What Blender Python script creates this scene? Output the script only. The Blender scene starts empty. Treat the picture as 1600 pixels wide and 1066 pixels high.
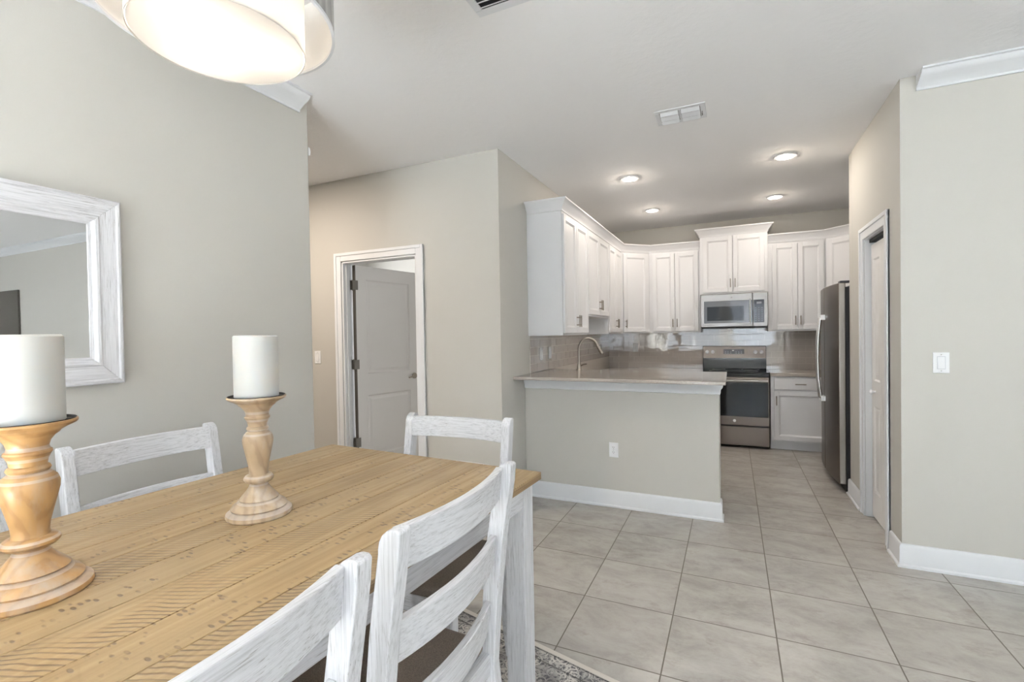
import bpy, bmesh, math, random
from mathutils import Vector, Matrix
random.seed(7)
S = bpy.context.scene
COL = S.collection
PI = math.pi

# ------------------------------------------------------------------ camera
F_PX, YAW, PITCH, ROLL, CAM_H = 743.6, -0.43296, 0.01472, 0.01662, 1.43
def cam_matrix():
    cy, sy, cp, sp = math.cos(YAW), math.sin(YAW), math.cos(PITCH), math.sin(PITCH)
    f = Vector((sy*cp, cy*cp, -sp)); rt = Vector((cy, -sy, 0)); dn = f.cross(rt)
    cr, sr = math.cos(ROLL), math.sin(ROLL)
    r2 = cr*rt + sr*dn; d2 = -sr*rt + cr*dn
    m = Matrix((r2, -d2, -f)).transposed().to_4x4()
    m.translation = (0, 0, CAM_H)
    return m
cd = bpy.data.cameras.new('camera'); cam = bpy.data.objects.new('camera', cd); COL.objects.link(cam)
cd.sensor_width = 36; cd.lens = F_PX/1600*36; cd.clip_start = 0.02; cd.clip_end = 100
cam.matrix_world = cam_matrix(); S.camera = cam

# ------------------------------------------------------------------ world, daylight, exposure
W = bpy.data.worlds.new('world'); S.world = W; W.use_nodes = True
wb = W.node_tree.nodes['Background']; wb.inputs[0].default_value = (0.84, 0.93, 1.0, 1); wb.inputs[1].default_value = 1.15
S.view_settings.view_transform = 'Standard'; S.view_settings.look = 'None'
S.view_settings.gamma = 1; S.view_settings.use_curve_mapping = False
S.view_settings.exposure = 1.06
def light(name, kind, loc, energy, color=(1, 1, 1), rot=(0, 0, 0), parent=None, **kw):
    l = bpy.data.lights.new(name, kind); l.energy = energy; l.color = color
    for k, v in kw.items(): setattr(l, k, v)
    o = bpy.data.objects.new(name, l); COL.objects.link(o); o.location = loc; o.rotation_euler = rot
    if parent: o.parent = parent
    return o
light('sun', 'SUN', (0, -10, 10), 205, (.84, .92, 1.0), (math.radians(46), 0, math.radians(-6)), angle=math.radians(1.5))
def portal(name, loc, rot, w, h):
    o = light(name, 'AREA', loc, 1, rot=rot, shape='RECTANGLE', size=w, size_y=h); o.data.cycles.is_portal = True
    return o
ZC = 2.90          # ceiling
YB = -4.0          # wall behind the camera
XR = 7.5           # far right wall
# openings in the wall behind the camera: (x0, x1, z0, z1)
OPEN_BACK = [(-2.2, -0.35, 0.05, 2.45), (0.0, 1.3, 0.85, 2.4), (3.6, 5.0, 0.05, 2.45)]
for i, (x0, x1, z0, z1) in enumerate(OPEN_BACK):
    portal('daylight_portal', ((x0+x1)/2, YB-0.02, (z0+z1)/2), (PI/2, 0, 0), x1-x0, z1-z0)
OPEN_RIGHT = (-3.0, 1.4, 0.4, 2.5)
portal('daylight_portal', (XR+0.02, -0.8, 1.45), (PI/2, 0, PI/2), 4.4, 2.1)

# ------------------------------------------------------------------ materials
def lin(r, g, b):
    f = lambda c: (c/255/12.92) if c/255 <= 0.04045 else ((c/255+0.055)/1.055)**2.4
    return (f(r), f(g), f(b), 1)
def mat(name, color, rough=0.5, metal=0.0, **kw):
    m = bpy.data.materials.new(name); m.use_nodes = True
    b = m.node_tree.nodes['Principled BSDF']
    b.inputs['Base Color'].default_value = color; b.inputs['Roughness'].default_value = rough; b.inputs['Metallic'].default_value = metal
    for k, v in kw.items(): b.inputs[k.replace('_', ' ')].default_value = v
    return m
class NT:
    def __init__(s, m): s.t = m.node_tree; s.b = s.t.nodes['Principled BSDF']
    def n(s, typ, **kw):
        nd = s.t.nodes.new(typ)
        for k, v in kw.items():
            if k.startswith('i_'):
                key = k[2:].replace('_', ' ')
                key = int(key) if key.isdigit() else key
                nd.inputs[key].default_value = v
            else: setattr(nd, k, v)
        return nd
    def l(s, a, b): s.t.links.new(a, b)
    def coord(s, scale=(1, 1, 1), loc=(0, 0, 0), rot=(0, 0, 0)):
        c = s.n('ShaderNodeTexCoord'); m = s.n('ShaderNodeMapping'); s.l(c.outputs['Object'], m.inputs[0])
        m.inputs['Scale'].default_value = scale; m.inputs['Location'].default_value = loc; m.inputs['Rotation'].default_value = rot
        return m.outputs[0]
    def noise(s, vec, scale, detail=4, rough=0.55, dist=0):
        n = s.n('ShaderNodeTexNoise'); s.l(vec, n.inputs['Vector'])
        n.inputs['Scale'].default_value = scale; n.inputs['Detail'].default_value = detail
        n.inputs['Roughness'].default_value = rough; n.inputs['Distortion'].default_value = dist
        return n.outputs['Fac']
    def ramp(s, fac, stops):
        r = s.n('ShaderNodeValToRGB'); s.l(fac, r.inputs[0]); e = r.color_ramp.elements
        while len(e) < len(stops): e.new(0.5)
        for el, (p, c) in zip(e, stops):
            el.position = p; el.color = c if len(c) == 4 else (*c, 1)
        return r.outputs[0]
    def mix(s, fac, a, b, mode='MIX'):
        m = s.n('ShaderNodeMix', data_type='RGBA', blend_type=mode)
        for v, i in ((fac, 0), (a, 6), (b, 7)):
            if hasattr(v, 'links'): s.l(v, m.inputs[i])
            else: m.inputs[i].default_value = v
        return m.outputs[2]
    def math(s, op, a, b=0.0, c=0.0):
        m = s.n('ShaderNodeMath', operation=op)
        for i, v in enumerate((a, b, c)):
            if hasattr(v, 'links'): s.l(v, m.inputs[i])
            else: m.inputs[i].default_value = v
        return m.outputs[0]
    def bump(s, h, strength=0.2, dist=0.002):
        b = s.n('ShaderNodeBump'); s.l(h, b.inputs['Height']); b.inputs['Strength'].default_value = strength; b.inputs['Distance'].default_value = dist
        s.l(b.outputs[0], s.b.inputs['Normal'])

def wall_paint(name, col, bs=180, st=0.12):
    m = mat(name, col, 0.75); t = NT(m); v = t.coord()
    t.bump(t.noise(v, bs, 3), st, 0.0015); return m
PAINT = wall_paint('warm_greige_wall_paint', lin(194, 191.5, 185))
CEIL = mat('white_knockdown_ceiling', lin(247, 247, 248), 0.85)
t = NT(CEIL); v = t.coord(); n = t.noise(v, 22, 5, 0.6); t.bump(t.ramp(n, [(0.45, (0, 0, 0)), (0.6, (1, 1, 1))]), 0.18, 0.003)
WHITE = mat('white_semi_gloss_trim', lin(228, 230, 233), 0.35)
CAB = mat('white_painted_cabinet', lin(226, 226, 228), 0.38)
DOORP = mat('white_door_paint', lin(230, 228, 226), 0.4)
PLATE = mat('white_plastic', lin(240, 241, 243), 0.35)
NICKEL = mat('brushed_nickel', lin(150, 142, 132), 0.3, 1.0)
CHROME = mat('satin_chrome', lin(190, 188, 184), 0.22, 1.0)
DARK = mat('dark_gap', lin(30, 30, 32), 0.6)
BLACKGL = mat('black_glass', (0.008, 0.009, 0.011, 1), 0.05, 0.0, Specular_IOR_Level=0.32)
SLATE = mat('slate_metal', lin(112, 103, 96), 0.34, 0.9)
SLATE_EDGE = mat('light_slate_edge', lin(168, 164, 158), 0.3, 0.9)
STEEL = mat('stainless_steel', lin(158, 156, 155), 0.36, 0.9)
BRIGHT = mat('bright_handle_metal', lin(214, 214, 214), 0.22, 1.0)
FRSIDE = mat('dark_fridge_case', lin(58, 60, 68), 0.5)
GREYGL = mat('microwave_window', lin(70, 70, 72), 0.1, 0.0, Specular_IOR_Level=0.8)
HINGE = mat('grey_hinge_metal', lin(128, 125, 120), 0.4, 0.35)
MIRROR = mat('mirror_glass', (0.8, 0.8, 0.8, 1), 0.01, 1.0)

QUARTZ = mat('grey_quartz', lin(176, 168, 158), 0.09, Specular_IOR_Level=0.6)
t = NT(QUARTZ); v = t.coord(); n = t.noise(v, 160, 2, 0.7)
t.l(t.ramp(n, [(0.3, lin(158, 150, 142)), (0.6, lin(178, 170, 161)), (0.8, lin(192, 186, 178))]), t.b.inputs['Base Color'])

# white-washed wood: the grain runs along one local axis
def washed(name, axis, amount=1.0, warm=0):
    m = mat(name, lin(236, 237, 240), 0.5); t = NT(m)
    sc = {'x': (6, 190, 190), 'y': (190, 6, 190), 'z': (190, 190, 6)}[axis]
    v = t.coord(sc); n1 = t.noise(v, 1.0, 6, 0.65)
    sc2 = {'x': (16, 420, 420), 'y': (420, 16, 420), 'z': (420, 420, 16)}[axis]
    v2 = t.coord(sc2); n2 = t.noise(v2, 1.0, 3, 0.6)
    v3 = t.coord((4, 4, 4)); n3 = t.noise(v3, 1.2, 2)
    base = t.ramp(n1, [(0.32, lin(188, 188, 190)), (0.5, lin(217, 217, 220)), (0.7, lin(226, 226, 229))])
    s = t.math('MULTIPLY', t.ramp(n2, [(0.58, (0, 0, 0)), (0.70, (1, 1, 1))]), t.ramp(n3, [(0.40, (0, 0, 0)), (0.60, (1, 1, 1))]))
    s = t.math('MULTIPLY', s, 0.8*amount)
    t.l(t.mix(s, base, lin(120, 113, 106)), t.b.inputs['Base Color'])
    t.bump(n1, 0.35, 0.0015); return m
WX, WY, WZ = washed('whitewashed_wood_across', 'x'), washed('whitewashed_wood_along', 'y'), washed('whitewashed_wood_upright', 'z')
WYD, WZD = washed('distressed_white_wood_along', 'y', 1.3), washed('distressed_white_wood_upright', 'z', 1.3)

# table top: long boards, some with slanting saw marks, some pecked
TOPW = 1.13
CUTS = [0, .165, .306, .425, .532, .655, .772, .886, 1.0]
def plank_mat():
    m = mat('rough_sawn_brown_boards', lin(186, 158, 120), 0.42, Specular_IOR_Level=0.5); t = NT(m)
    c = t.n('ShaderNodeTexCoord'); sp = t.n('ShaderNodeSeparateXYZ'); t.l(c.outputs['Object'], sp.inputs[0]); X, Y = sp.outputs[0], sp.outputs[1]
    fx = t.math('DIVIDE', t.math('ADD', X, TOPW/2), TOPW)
    r = t.n('ShaderNodeValToRGB'); t.l(fx, r.inputs[0]); r.color_ramp.interpolation = 'CONSTANT'
    e = r.color_ramp.elements
    vals = [(.35, .8), (.7, .15), (.5, .95), (.25, .1), (.6, 1.), (.4, .0), (.75, .95), (.3, .0)]
    while len(e) < 8: e.new(0.5)
    for el, p, (a, b) in zip(e, CUTS, vals): el.position = p; el.color = (a, b, random.random(), 1)
    sr = t.n('ShaderNodeSeparateColor'); t.l(r.outputs[0], sr.inputs[0])
    off = t.n('ShaderNodeCombineXYZ'); t.l(t.math('MULTIPLY', sr.outputs[0], 17), off.inputs[2]); t.l(t.math('MULTIPLY', sr.outputs[2], 9), off.inputs[1])
    va = t.n('ShaderNodeVectorMath', operation='ADD'); t.l(c.outputs['Object'], va.inputs[0]); t.l(off.outputs[0], va.inputs[1])
    def mp(s, rot=(0, 0, 0)):
        q = t.n('ShaderNodeMapping'); t.l(va.outputs[0], q.inputs[0]); q.inputs['Scale'].default_value = s; q.inputs['Rotation'].default_value = rot; return q.outputs[0]
    grain = t.noise(mp((40, 1.6, 1)), 1.5, 6, 0.6, 0.3)
    big = t.noise(mp((3, .8, 1)), 1.2, 3)
    base = t.ramp(grain, [(0.3, lin(136, 112, 78)), (0.5, lin(157, 131, 94)), (0.72, lin(172, 147, 108))])
    base = t.mix(t.ramp(big, [(0.4, (0, 0, 0)), (0.65, (.5, .5, .5))]), base, lin(146, 127, 98))
    base = t.mix(t.math('MULTIPLY', sr.outputs[0], .28), base, lin(150, 122, 82))
    # slanting saw marks (bent by a slow noise)
    w = t.n('ShaderNodeTexWave', wave_type='BANDS', bands_direction='Y', wave_profile='SIN'); t.l(mp((1, 1, 1), (0, 0, -0.50)), w.inputs['Vector'])
    w.inputs['Scale'].default_value = 23; w.inputs['Distortion'].default_value = 6; w.inputs['Detail'].default_value = 2; w.inputs['Detail Scale'].default_value = 0.35
    marks = t.ramp(w.outputs['Fac'], [(0.0, (1, 1, 1)), (0.45, (.0, .0, .0))])
    patch = t.ramp(t.noise(mp((5, 2.2, 1)), 1.3, 3), [(0.38, (0, 0, 0)), (0.56, (1, 1, 1))])
    saw = t.math('MULTIPLY', t.math('MULTIPLY', marks, patch), t.math('MULTIPLY', t.math('SUBTRACT', 1, sr.outputs[1]), 1.0))
    col = t.mix(saw, base, lin(104, 80, 54))
    # short pecks
    pk = t.n('ShaderNodeTexVoronoi', feature='F1'); t.l(mp((30, 78, 1), (0, 0, 0)), pk.inputs['Vector']); pk.inputs['Scale'].default_value = 1.0; pk.inputs['Randomness'].default_value = 1
    pm = t.ramp(pk.outputs['Distance'], [(0.20, (1, 1, 1)), (0.34, (0, 0, 0))])
    pp = t.ramp(t.noise(mp((9, 5, 1)), 1.6, 2), [(0.46, (0, 0, 0)), (0.56, (1, 1, 1))])
    peck = t.math('MULTIPLY', t.math('MULTIPLY', pm, pp), t.math('MULTIPLY', sr.outputs[1], .9))
    col = t.mix(peck, col, lin(98, 76, 58))
    t.l(col, t.b.inputs['Base Color'])
    t.l(t.ramp(grain, [(0.3, (.5, .5, .5)), (0.7, (.36, .36, .36))]), t.b.inputs['Roughness'])
    h = t.math('SUBTRACT', t.math('MULTIPLY', grain, .4), t.math('ADD', saw, peck)); t.bump(h, 0.5, 0.0015)
    return m
PLANK = plank_mat()
EDGEW = mat('brown_board_edge', lin(128, 104, 74), 0.5)
t = NT(EDGEW); v = t.coord((60, 4, 160)); t.l(t.ramp(t.noise(v, 1, 4), [(0.3, lin(112, 90, 63)), (0.7, lin(146, 120, 86))]), t.b.inputs['Base Color'])

def turned_wood(name, a, b, c, greyamt):
    m = mat(name, a, 0.38); t = NT(m)
    w = t.n('ShaderNodeTexWave', wave_type='RINGS', rings_direction='Y'); t.l(t.coord((1, 1, .35), (.05, .02, 0), (0.15, 0.1, 0)), w.inputs['Vector'])
    w.inputs['Scale'].default_value = 13; w.inputs['Distortion'].default_value = 7; w.inputs['Detail'].default_value = 3; w.inputs['Detail Scale'].default_value = 1.4
    n = t.noise(t.coord((18, 18, 5)), 1, 5, 0.6)
    col = t.mix(t.math('MULTIPLY', t.ramp(w.outputs['Fac'], [(.0, (0, 0, 0)), (.7, (.4, .4, .4)), (.95, (1, 1, 1))]), .75), a, b)
    col = t.mix(t.ramp(n, [(0.5, (0, 0, 0)), (0.75, (greyamt,)*3)]), col, c)
    # white wash left in the turned grooves: narrow bands by height
    sp = t.n('ShaderNodeSeparateXYZ'); t.l(t.n('ShaderNodeTexCoord').outputs['Object'], sp.inputs[0])
    g = None
    for z, wd in ((.018, .010), (.046, .007), (.092, .006), (.117, .005), (.243, .006), (.256, .006), (.285, .007), (.308, .008)):
        d = t.math('ABSOLUTE', t.math('SUBTRACT', sp.outputs[2], z)); q = t.math('LESS_THAN', d, wd*.5); g = q if g is None else t.math('MAXIMUM', g, q)
    col = t.mix(t.math('MULTIPLY', g, .35), col, lin(205, 196, 188))
    t.l(col, t.b.inputs['Base Color']); t.bump(n, 0.15, 0.001); return m
HONEY = turned_wood('honey_turned_wood', lin(176, 138, 90), lin(150, 112, 70), lin(170, 158, 144), .8)
PALEW = turned_wood('pale_limed_turned_wood', lin(172, 150, 122), lin(146, 124, 100), lin(184, 174, 165), .8)
WAX = mat('ivory_wax', lin(198, 198, 194), 0.45, Subsurface_Weight=0.35, Subsurface_Scale=0.02)
WAX.node_tree.nodes['Principled BSDF'].inputs['Subsurface Radius'].default_value = (1, .8, .6)
WICK = mat('wick', lin(70, 62, 52), 0.9)
IRON = mat('dark_iron_pan', lin(52, 48, 46), 0.5, 0.5)

FABRIC = mat('taupe_seat_fabric', lin(128, 115, 104), 0.9); t = NT(FABRIC); n = t.noise(t.coord(), 420, 3, .7)
t.l(t.ramp(n, [(0.3, lin(100, 89, 80)), (0.7, lin(146, 133, 121))]), t.b.inputs['Base Color']); t.bump(n, .4, .001)

TILE = mat('stone_look_floor_tile', lin(196, 190, 183), 0.3, Specular_IOR_Level=0.45)
SZ = 0.458; GX, GY = -0.740, 3.405
t = NT(TILE); c = t.n('ShaderNodeTexCoord'); sp = t.n('ShaderNodeSeparateXYZ'); t.l(c.outputs['Object'], sp.inputs[0])
ux = t.math('DIVIDE', t.math('SUBTRACT', sp.outputs[0], GX-20*SZ), SZ); uy = t.math('DIVIDE', t.math('SUBTRACT', sp.outputs[1], GY-20*SZ), SZ)
def edge(u):
    f = t.math('FRACT', u); return t.math('MINIMUM', f, t.math('SUBTRACT', 1, f))
e = t.math('MINIMUM', edge(ux), edge(uy))
grout = t.math('LESS_THAN', e, 0.0062)
cell = t.n('ShaderNodeCombineXYZ'); t.l(t.math('FLOOR', ux), cell.inputs[0]); t.l(t.math('FLOOR', uy), cell.inputs[1])
wn = t.n('ShaderNodeTexWhiteNoise', noise_dimensions='3D'); t.l(cell.outputs[0], wn.inputs['Vector'])
off = t.n('ShaderNodeVectorMath', operation='MULTIPLY_ADD'); t.l(wn.outputs['Color'], off.inputs[0]); off.inputs[1].default_value = (9, 9, 9); t.l(c.outputs['Object'], off.inputs[2])
mpg = t.n('ShaderNodeMapping'); t.l(off.outputs[0], mpg.inputs[0]); mpg.inputs['Scale'].default_value = (2.0, 3.2, 1)
n1 = t.noise(mpg.outputs[0], 1.7, 10, .72, 0.35); n2 = t.noise(mpg.outputs[0], 3.2, 10, .78, .25)
base = t.ramp(n1, [(0.34, lin(156, 152, 146)), (0.5, lin(174, 170, 164)), (0.66, lin(186, 182, 176))])
base = t.mix(t.ramp(n2, [(0.54, (0, 0, 0)), (0.68, (.5, .5, .5))]), base, lin(138, 129, 121))
base = t.mix(t.math('MULTIPLY', wn.outputs['Value'], .2), base, lin(158, 151, 145))
t.l(t.mix(grout, base, lin(104, 97, 89)), t.b.inputs['Base Color'])
t.l(t.mix(grout, (0.26,)*3+(1,), (0.8,)*3+(1,)), t.b.inputs['Roughness'])
t.bump(t.ramp(e, [(0.002, (0, 0, 0)), (0.008, (1, 1, 1))]), 0.35, 0.0015)

SPLASH = mat('glossy_taupe_glass_tile', lin(194, 186, 179), 0.04, IOR=2.1, Coat_Weight=0.6, Coat_Roughness=0.02)
GROUTB = mat('pale_tile_grout', lin(205, 199, 192), 0.8)

RUG = mat('distressed_floral_rug', lin(205, 200, 192), 0.95)
t = NT(RUG); RW, RL = 1.15, 1.65     # half sizes
c = t.n('ShaderNodeTexCoord'); sp = t.n('ShaderNodeSeparateXYZ'); t.l(c.outputs['Object'], sp.inputs[0])
de = t.math('MINIMUM', t.math('SUBTRACT', RW, t.math('ABSOLUTE', sp.outputs[0])), t.math('SUBTRACT', RL, t.math('ABSOLUTE', sp.outputs[1])))
v = t.coord(); vo = t.n('ShaderNodeTexVoronoi', feature='F1'); t.l(v, vo.inputs['Vector']); vo.inputs['Scale'].default_value = 16
ring = t.ramp(t.math('SINE', t.math('MULTIPLY', vo.outputs['Distance'], 24)), [(0.35, (0, 0, 0)), (0.6, (1, 1, 1))])
ns = t.ramp(t.noise(v, 45, 6, .7, 1.5), [(0.44, (0, 0, 0)), (0.56, (1, 1, 1))])
pat = t.math('MULTIPLY', t.math('MAXIMUM', ring, ns), t.ramp(t.noise(v, 9, 4), [(0.35, (.3, .3, .3)), (0.6, (1, 1, 1))]))
pc = t.mix(pat, lin(88, 86, 90), lin(206, 201, 194))
line = t.ramp(de, [(0.0, (1, 1, 1)), (0.026, (1, 1, 1)), (0.030, (0, 0, 0)), (0.034, (.25, .25, .25)), (0.038, (1, 1, 1)), (0.085, (1, 1, 1)), (0.089, (0, 0, 0)), (0.1, (1, 1, 1))])
edgec = t.math('LESS_THAN', de, 0.028)
pc = t.mix(edgec, pc, lin(206, 200, 192))
t.l(t.mix(0.85, pc, line, 'MULTIPLY'), t.b.inputs['Base Color']); t.bump(t.noise(v, 300, 2), .5, .003)

def emit(name, col, st):
    m = bpy.data.materials.new(name); m.use_nodes = True; nt = m.node_tree; nt.nodes.clear()
    e = nt.nodes.new('ShaderNodeEmission'); e.inputs[0].default_value = (*col, 1); e.inputs[1].default_value = st
    o = nt.nodes.new('ShaderNodeOutputMaterial'); nt.links.new(e.outputs[0], o.inputs[0]); return m
CANLENS = emit('lit_downlight_lens', (1.0, 0.96, 0.9), 4.0)
def translucent(name, col, f=0.6):
    m = bpy.data.materials.new(name); m.use_nodes = True; nt = m.node_tree; nt.nodes.clear()
    a = nt.nodes.new('ShaderNodeBsdfTranslucent'); b = nt.nodes.new('ShaderNodeBsdfDiffuse'); mx = nt.nodes.new('ShaderNodeMixShader')
    a.inputs[0].default_value = (*col, 1); b.inputs[0].default_value = (*col, 1); mx.inputs[0].default_value = 1-f
    o = nt.nodes.new('ShaderNodeOutputMaterial'); nt.links.new(a.outputs[0], mx.inputs[1]); nt.links.new(b.outputs[0], mx.inputs[2]); nt.links.new(mx.outputs[0], o.inputs[0]); return m
DIFFUSER = translucent('lit_white_diffuser', (.62, .60, .575), .40)
SHADEIN = translucent('white_linen_shade_lining', (.93, .93, .92), .12)
SHADEOUT = mat('sheer_grey_shade_fabric', lin(158, 156, 154), 0.45, 0.15)
t = NT(SHADEOUT); w = t.n('ShaderNodeTexWave', wave_type='BANDS', bands_direction='DIAGONAL'); t.l(t.coord((1, 1, .05)), w.inputs[0]); w.inputs['Scale'].default_value = 30; w.inputs['Distortion'].default_value = 3
t.l(t.ramp(w.outputs['Fac'], [(0, lin(140, 138, 136)), (1, lin(176, 174, 172))]), t.b.inputs['Base Color'])

# ------------------------------------------------------------------ mesh helpers
class MB:
    def __init__(s, M=None): s.bm = bmesh.new(); s.M = M or Matrix(); s.mi = 0
    def v(s, p): return s.bm.verts.new(s.M @ Vector(p))
    def face(s, vs):
        try: f = s.bm.faces.new(vs)
        except ValueError: return None
        f.material_index = s.mi; return f
    def use(s, i): s.mi = i; return s
    def box(s, x0, x1, y0, y1, z0, z1):
        p = [s.v((x, y, z)) for z in (z0, z1) for x, y in ((x0, y0), (x1, y0), (x1, y1), (x0, y1))]
        for f in ((3, 2, 1, 0), (4, 5, 6, 7), (0, 1, 5, 4), (1, 2, 6, 5), (2, 3, 7, 6), (3, 0, 4, 7)): s.face([p[i] for i in f])
        return s
    def prism(s, poly, a0, a1, axis='x'):
        def P(q, a): return {'x': (a, q[0], q[1]), 'y': (q[0], a, q[1]), 'z': (q[0], q[1], a)}[axis]
        A = [s.v(P(q, a0)) for q in poly]; B = [s.v(P(q, a1)) for q in poly]; n = len(poly)
        s.face(A[::-1]); s.face(B)
        for i in range(n): s.face([A[i], A[(i+1) % n], B[(i+1) % n], B[i]])
        return s
    def cyl(s, c, r, h, axis='z', n=24, r2=None):
        r2 = r if r2 is None else r2
        def P(a, rr, t):
            u, w = rr*math.cos(a), rr*math.sin(a)
            d = {'z': (u, w, t), 'x': (t, u, w), 'y': (w, t, u)}[axis]; return (c[0]+d[0], c[1]+d[1], c[2]+d[2])
        A = [s.v(P(2*PI*i/n, r, 0)) for i in range(n)]; B = [s.v(P(2*PI*i/n, r2, h)) for i in range(n)]
        s.face(A[::-1]); s.face(B)
        for i in range(n): s.face([A[i], A[(i+1) % n], B[(i+1) % n], B[i]])
        return s
    def lathe(s, prof, c=(0, 0, 0), n=64, close=False):
        rings = []
        for r, z in prof: rings.append([s.v((c[0]+r*math.cos(2*PI*i/n), c[1]+r*math.sin(2*PI*i/n), c[2]+z)) for i in range(n)] if r > 1e-6 else [s.v((c[0], c[1], c[2]+z))])
        seq = list(zip(rings, rings[1:])) + ([(rings[-1], rings[0])] if close else [])
        for a, b in seq:
            for i in range(n):
                j = (i+1) % n
                if len(a) == 1 and len(b) == 1: continue
                if len(a) == 1: s.face([a[0], b[j], b[i]])
                elif len(b) == 1: s.face([a[i], a[j], b[0]])
                else: s.face([a[i], a[j], b[j], b[i]])
        return s
    def tube(s, pts, r, n=12, cap=True):
        pts = [Vector(p) for p in pts]; rr = r if isinstance(r, (list, tuple)) else [r]*len(pts)
        up = None; rings = []
        for i, p in enumerate(pts):
            d = (pts[min(i+1, len(pts)-1)] - pts[max(i-1, 0)]).normalized()
            if up is None: up = Vector((0, 0, 1)) if abs(d.z) < .9 else Vector((1, 0, 0))
            a = d.cross(up).normalized(); b = a.cross(d).normalized(); up = b
            rings.append([s.v(p+(a*math.cos(2*PI*k/n)+b*math.sin(2*PI*k/n))*rr[i]) for k in range(n)])
        for A, B in zip(rings, rings[1:]):
            for k in range(n): s.face([A[k], A[(k+1) % n], B[(k+1) % n], B[k]])
        if cap: s.face(rings[0][::-1]); s.face(rings[-1])
        return s
    def sweep(s, path, prof, z=0, closed=False):
        """prof (out, z) swept along the 2D path with mitres; out is to the right of travel"""
        P = [Vector(p) for p in path]; n = len(P); rings = []
        for i in range(n):
            d1 = (P[i]-P[i-1]).normalized() if (i > 0 or closed) else None
            d2 = (P[(i+1) % n]-P[i]).normalized() if (i < n-1 or closed) else None
            d1 = d1 or d2; d2 = d2 or d1
            n1 = Vector((d1.y, -d1.x)); n2 = Vector((d2.y, -d2.x)); m = (n1+n2).normalized(); m = m/max(.3, m.dot(n1))
            rings.append([s.v((P[i].x+m.x*o, P[i].y+m.y*o, z+h)) for o, h in prof])
        k = len(prof)
        for a, b in (list(zip(rings, rings[1:])) + ([(rings[-1], rings[0])] if closed else [])):
            for j in range(k): s.face([a[j], a[(j+1) % k], b[(j+1) % k], b[j]])
        if not closed: s.face(rings[0][::-1]); s.face(rings[-1])
        return s
def obj(name, mb, m, parent=None, bevel=0, smooth=False, seg=2):
    bmesh.ops.recalc_face_normals(mb.bm, faces=mb.bm.faces[:])
    me = bpy.data.meshes.new(name); mb.bm.to_mesh(me); mb.bm.free()
    for mm in (m if isinstance(m, list) else [m]): me.materials.append(mm)
    o = bpy.data.objects.new(name, me); COL.objects.link(o)
    if parent: o.parent = parent
    if bevel:
        b = o.modifiers.new('bevel', 'BEVEL'); b.width = bevel; b.segments = seg; b.limit_method = 'ANGLE'; b.angle_limit = math.radians(40)
    if smooth:
        for p in me.polygons: p.use_smooth = True
        if smooth != 'all': me.set_sharp_from_angle(angle=math.radians(38))
    return o
def tag(o, label, cat, group=None):
    o['label'] = label; o['category'] = cat
    if group: o['group'] = group
    return o
def thing(name, label, cat, loc=(0, 0, 0), rz=0, group=None):
    o = bpy.data.objects.new(name, None); COL.objects.link(o); o.empty_display_size = .1
    o.location = loc; o.rotation_euler = (0, 0, rz); return tag(o, label, cat, group)
def struct(name, mb, m, **kw):
    o = obj(name, mb, m, **kw); o['kind'] = 'structure'; return o
def copy_tree(o, parent=None):
    c = o.copy(); COL.objects.link(c)
    if parent: c.parent = parent
    for ch in list(o.children): copy_tree(ch, c)
    return c

# ------------------------------------------------------------------ the room
XK = -1.669        # left wall of the kitchen
YH = 3.40          # wall with the hall door
YK = 7.03          # back wall of the kitchen
XD = -2.40         # dining wall
YP = 3.546         # front of the pantry block
XP = 0.914         # side of the pantry block
struct('floor', MB().box(-6, XR+.2, YB-.2, YK+.2, -.1, 0), TILE)
struct('ceiling', MB().box(-6, XR+.2, YB-.2, YK+.2, ZC, ZC+.1), CEIL)
struct('wall_left', MB().box(XD-.13, XD, YB, 2.2, 0, ZC), PAINT, bevel=.012, seg=3)
DX0, DX1, DZ = -3.325, -2.47, 2.135      # hall door opening
struct('wall_hall', MB().box(DX1, XK, YH, YH+.12, 0, ZC).box(-6, DX0, YH, YH+.12, 0, ZC).box(DX0, DX1, YH, YH+.12, DZ, ZC), PAINT)
struct('wall_kitchen_left', MB().box(XK-.12, XK, YH+.12, YK, 0, ZC), PAINT)
struct('wall_kitchen_back', MB().box(XK-.12, 1.74, YK, YK+.12, 0, ZC), PAINT)
struct('wall_kitchen_right', MB().box(1.62, 1.74, 4.91, YK, 0, ZC), PAINT)
PY0, PY1, PZ = 3.845, 4.40, 2.10         # pantry opening
struct('wall_pantry', MB().box(XP, XP+.12, YP, PY0, 0, ZC).box(XP, XP+.12, PY1, 4.79, 0, ZC).box(XP, XP+.12, PY0, PY1, PZ, ZC), PAINT)
struct('wall_pantry_end', MB().box(XP, 1.74, 4.79, 4.91, 0, ZC), PAINT, bevel=.012, seg=3)
struct('wall_front_right', MB().box(XP+.12, XR, YP, YP+.12, 0, ZC), PAINT)
struct('wall_right', MB().box(XR, XR+.12, YB, OPEN_RIGHT[0], 0, ZC).box(XR, XR+.12, OPEN_RIGHT[1], YP+.12, 0, ZC).box(XR, XR+.12, OPEN_RIGHT[0], OPEN_RIGHT[1], 0, OPEN_RIGHT[2]).box(XR, XR+.12, OPEN_RIGHT[0], OPEN_RIGHT[1], OPEN_RIGHT[3], ZC), PAINT)
mb = MB(); xs = [-2.53] + [q for o in OPEN_BACK for q in o[:2]] + [XR+.12]
for i in range(0, len(xs), 2): mb.box(xs[i], xs[i+1], YB-.12, YB, 0, ZC)
for x0, x1, z0, z1 in OPEN_BACK: mb.box(x0, x1, YB-.12, YB, 0, z0); mb.box(x0, x1, YB-.12, YB, z1, ZC)
struct('wall_behind', mb, PAINT)
struct('wall_hall_far', MB().box(-6, -5.88, YB, YK, 0, ZC), PAINT)
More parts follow.
